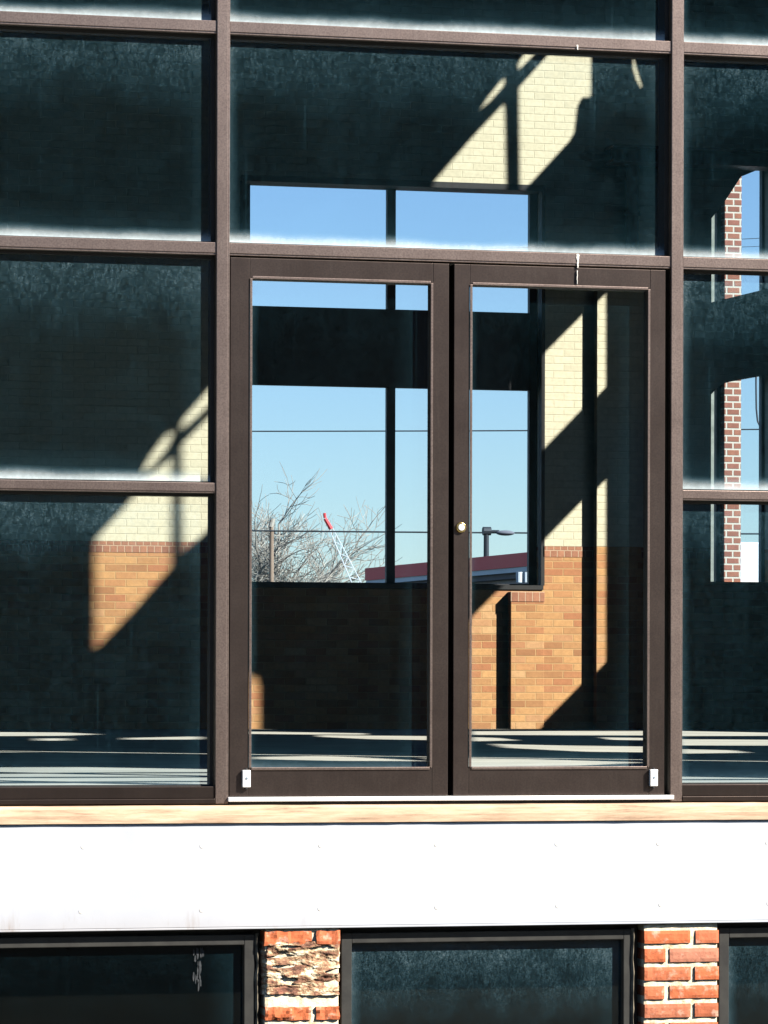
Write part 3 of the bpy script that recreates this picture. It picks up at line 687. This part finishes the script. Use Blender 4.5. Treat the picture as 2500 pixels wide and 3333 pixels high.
# brick pier outside the arched window
yo = YB + 2.4
op = empty('outer_brick_pier', (PX(2380, yo), yo, GZ), 'red and cream brick pier standing outside the window at the far right', 'brick pier')
adopt(op, bxo('brickwork', (PX(2357, yo), PX(2412, yo), yo, yo + .5, GZ, PZ(2380, 400, yo)), M['redbrick'], bevel=.006))
gr_ = m_plain('jamb_grey', (.16, .19, .17), (.30, .34, .31), 9, .9)
bm = bmesh.new(); box(bm, PX(2250, yo), PX(2334, yo), yo + .05, yo + .5, GZ, PZ(2380, 400, yo)); box(bm, PX(2334, yo) + .001, PX(2357, yo) - .001, yo + .12, yo + .5, GZ, PZ(2380, 400, yo))
adopt(op, obj('jamb_stand_in', bm, gr_))  # grey strip added outside, standing in for the sky-lit window jamb
# overhead cables
def cable(name, pts, d, r, label, grp='overhead cables behind the far window'):
    bm = bmesh.new(); V = [PD(x, y, d) for x, y in pts]
    for i in range(len(V) - 1): cyl(bm, V[i], V[i+1], r, r, 6, cap=(i in (0, len(V) - 2)))
    return tag(obj(name, bm, M['wire']), label, 'cable', grp)
def sag(x0, y0, x1, y1, s, n=14): return [(x0 + (x1-x0)*i/n, y0 + (y1-y0)*i/n + s*4*(i/n)*(1-i/n)) for i in range(n+1)]
cable('overhead_cable', sag(500, 1404, 2700, 1396, 2), 90, .018, 'upper dark cable across the blue sky in the far window')
cable('overhead_cable', sag(500, 1724, 2700, 1738, 3), 88, .022, 'lower dark cable crossing the bare tree and street lamp')
cable('overhead_cable', sag(900, 826, 2700, 764, 8), 110, .010, 'thin pale cable rising to the right in the upper sky panes')
cable('overhead_cable', sag(900, 840, 2700, 792, 8), 112, .008, 'faint second cable low in the upper sky panes')
cable('overhead_cable', [(2462, 1100), (2461, 1250), (2462, 1330), (2466, 1370), (2476, 1392), (2510, 1400)], 60, .016, 'dark cable drooping in a loop inside the right hand window view')
# bare tree
def bare_tree(base_px, d, top_py, rad_px, seed, label):
    rr = random.Random(seed); B = PD(base_px, 1900, d); B.z = GZ; sc = d / F; top = PD(base_px, top_py, d).z
    H = top - GZ; root = empty('bare_tree', B, label, 'tree')
    tb = bmesh.new(); bb = bmesh.new(); cnt = [0]
    def grow(bm, p, dr, ln, r, lv):
        n = 3; q_ = p
        for i in range(n):
            dr = (dr + Vector((rr.gauss(0, .13), rr.gauss(0, .13), rr.gauss(.03, .10)))).normalized()
            e = q_ + dr * ln / n; r1 = r * .90
            cyl(bm, q_, e, r, r1, 7 if r > .06 else 4, cap=False); cnt[0] += 1; q_ = e; r = r1
            if lv > 0 and (i > 0 or lv < 5):
                for _ in range(1 if rr.random() < .88 else 2):
                    ax = Vector((rr.gauss(0, 1), rr.gauss(0, 1), rr.gauss(0, .6))); sd = (dr * .75 + ax.normalized() * .75).normalized()
                    if sd.z < -.25: sd.z = -.1
                    grow(bb, q_, sd, ln * rr.uniform(.55, .8), max(.011, r * .62), lv - 1)
        if lv > 0: grow(bb, q_, (dr + Vector((rr.gauss(0,.3), rr.gauss(0,.3), .1))).normalized(), ln * .8, max(.011, r * .85), lv - 1)
    fork = B + Vector((0, 0, H * .30)); cyl(tb, B, fork, H * .030, H * .024, 12)
    for k in range(6):
        t = k / 6 * 2 * math.pi + rr.uniform(-.3, .3)
        grow(bb, fork - Vector((0, 0, .2)), Vector((math.cos(t) * .8, math.sin(t) * .5, rr.uniform(.55, 1.1))).normalized(), H * .238, H * .012, 5)
    adopt(root, obj('trunk', tb, M['bark']), obj('crown', bb, M['bark']))
    return root, cnt[0]
bare_tree(835, 150, 1560, 250, 12, 'pale leafless tree with dense twigs behind the far window left pane')
# lattice boom with red tip
tipp = PD(1058, 1688, 120); mid = PD(1078, 1722, 120); bot_ = PD(1185, 1950, 120)
cr = empty('lattice_boom', (bot_.x, bot_.y, bot_.z), 'slanting white lattice boom with red tip in front of the bare tree', 'crane')
bm = bmesh.new(); cyl(bm, tipp, mid, .06, .07, 8); cyl(bm, tipp + Vector((0, 0, .02)), tipp + Vector((-.02, 0, .18)), .05, .05, 8); adopt(cr, obj('tip', bm, M['redpaint']))
bm = bmesh.new(); dv = (bot_ - mid).normalized(); sd = Vector((-dv.z, 0, dv.x)); n = 12
for i in range(n):
    a_ = mid.lerp(bot_, i / n); b_ = mid.lerp(bot_, (i + 1) / n); w0 = .06 + .11 * i / n; w1 = .06 + .11 * (i + 1) / n
    cyl(bm, a_ + sd * w0, b_ + sd * w1, .017, .017, 5); cyl(bm, a_ - sd * w0, b_ - sd * w1, .017, .017, 5)
    cyl(bm, a_ + sd * w0 * (1 if i % 2 else -1), b_ - sd * w1 * (1 if i % 2 else -1), .012, .012, 5)
adopt(cr, obj('lattice', bm, M['whitepaint']))
# leaning it on a mast base so that it does not float
bm = bmesh.new(); cyl(bm, (bot_.x, bot_.y, GZ), bot_ + Vector((0, 0, .1)), .5, .3, 10); adopt(cr, obj('base', bm, M['whitepaint']))
# timber utility pole
up_ = PD(884, 1694, 100); cp = empty('utility_pole', (up_.x, up_.y, GZ), 'brown timber utility pole standing before the bare tree', 'utility pole')
bm = bmesh.new(); cyl(bm, (up_.x, up_.y, GZ), up_, 0.075, .06, 10); adopt(cp, obj('pole', bm, m_plain('pole_timber', (.26, .16, .10), (.36, .24, .16), 4, .9)))
bm = bmesh.new(); cyl(bm, up_ + Vector((-.02, 0, -.18)), up_ + Vector((.04, 0, .05)), .07, .07, 8); adopt(cp, obj('insulator', bm, M['bark']))
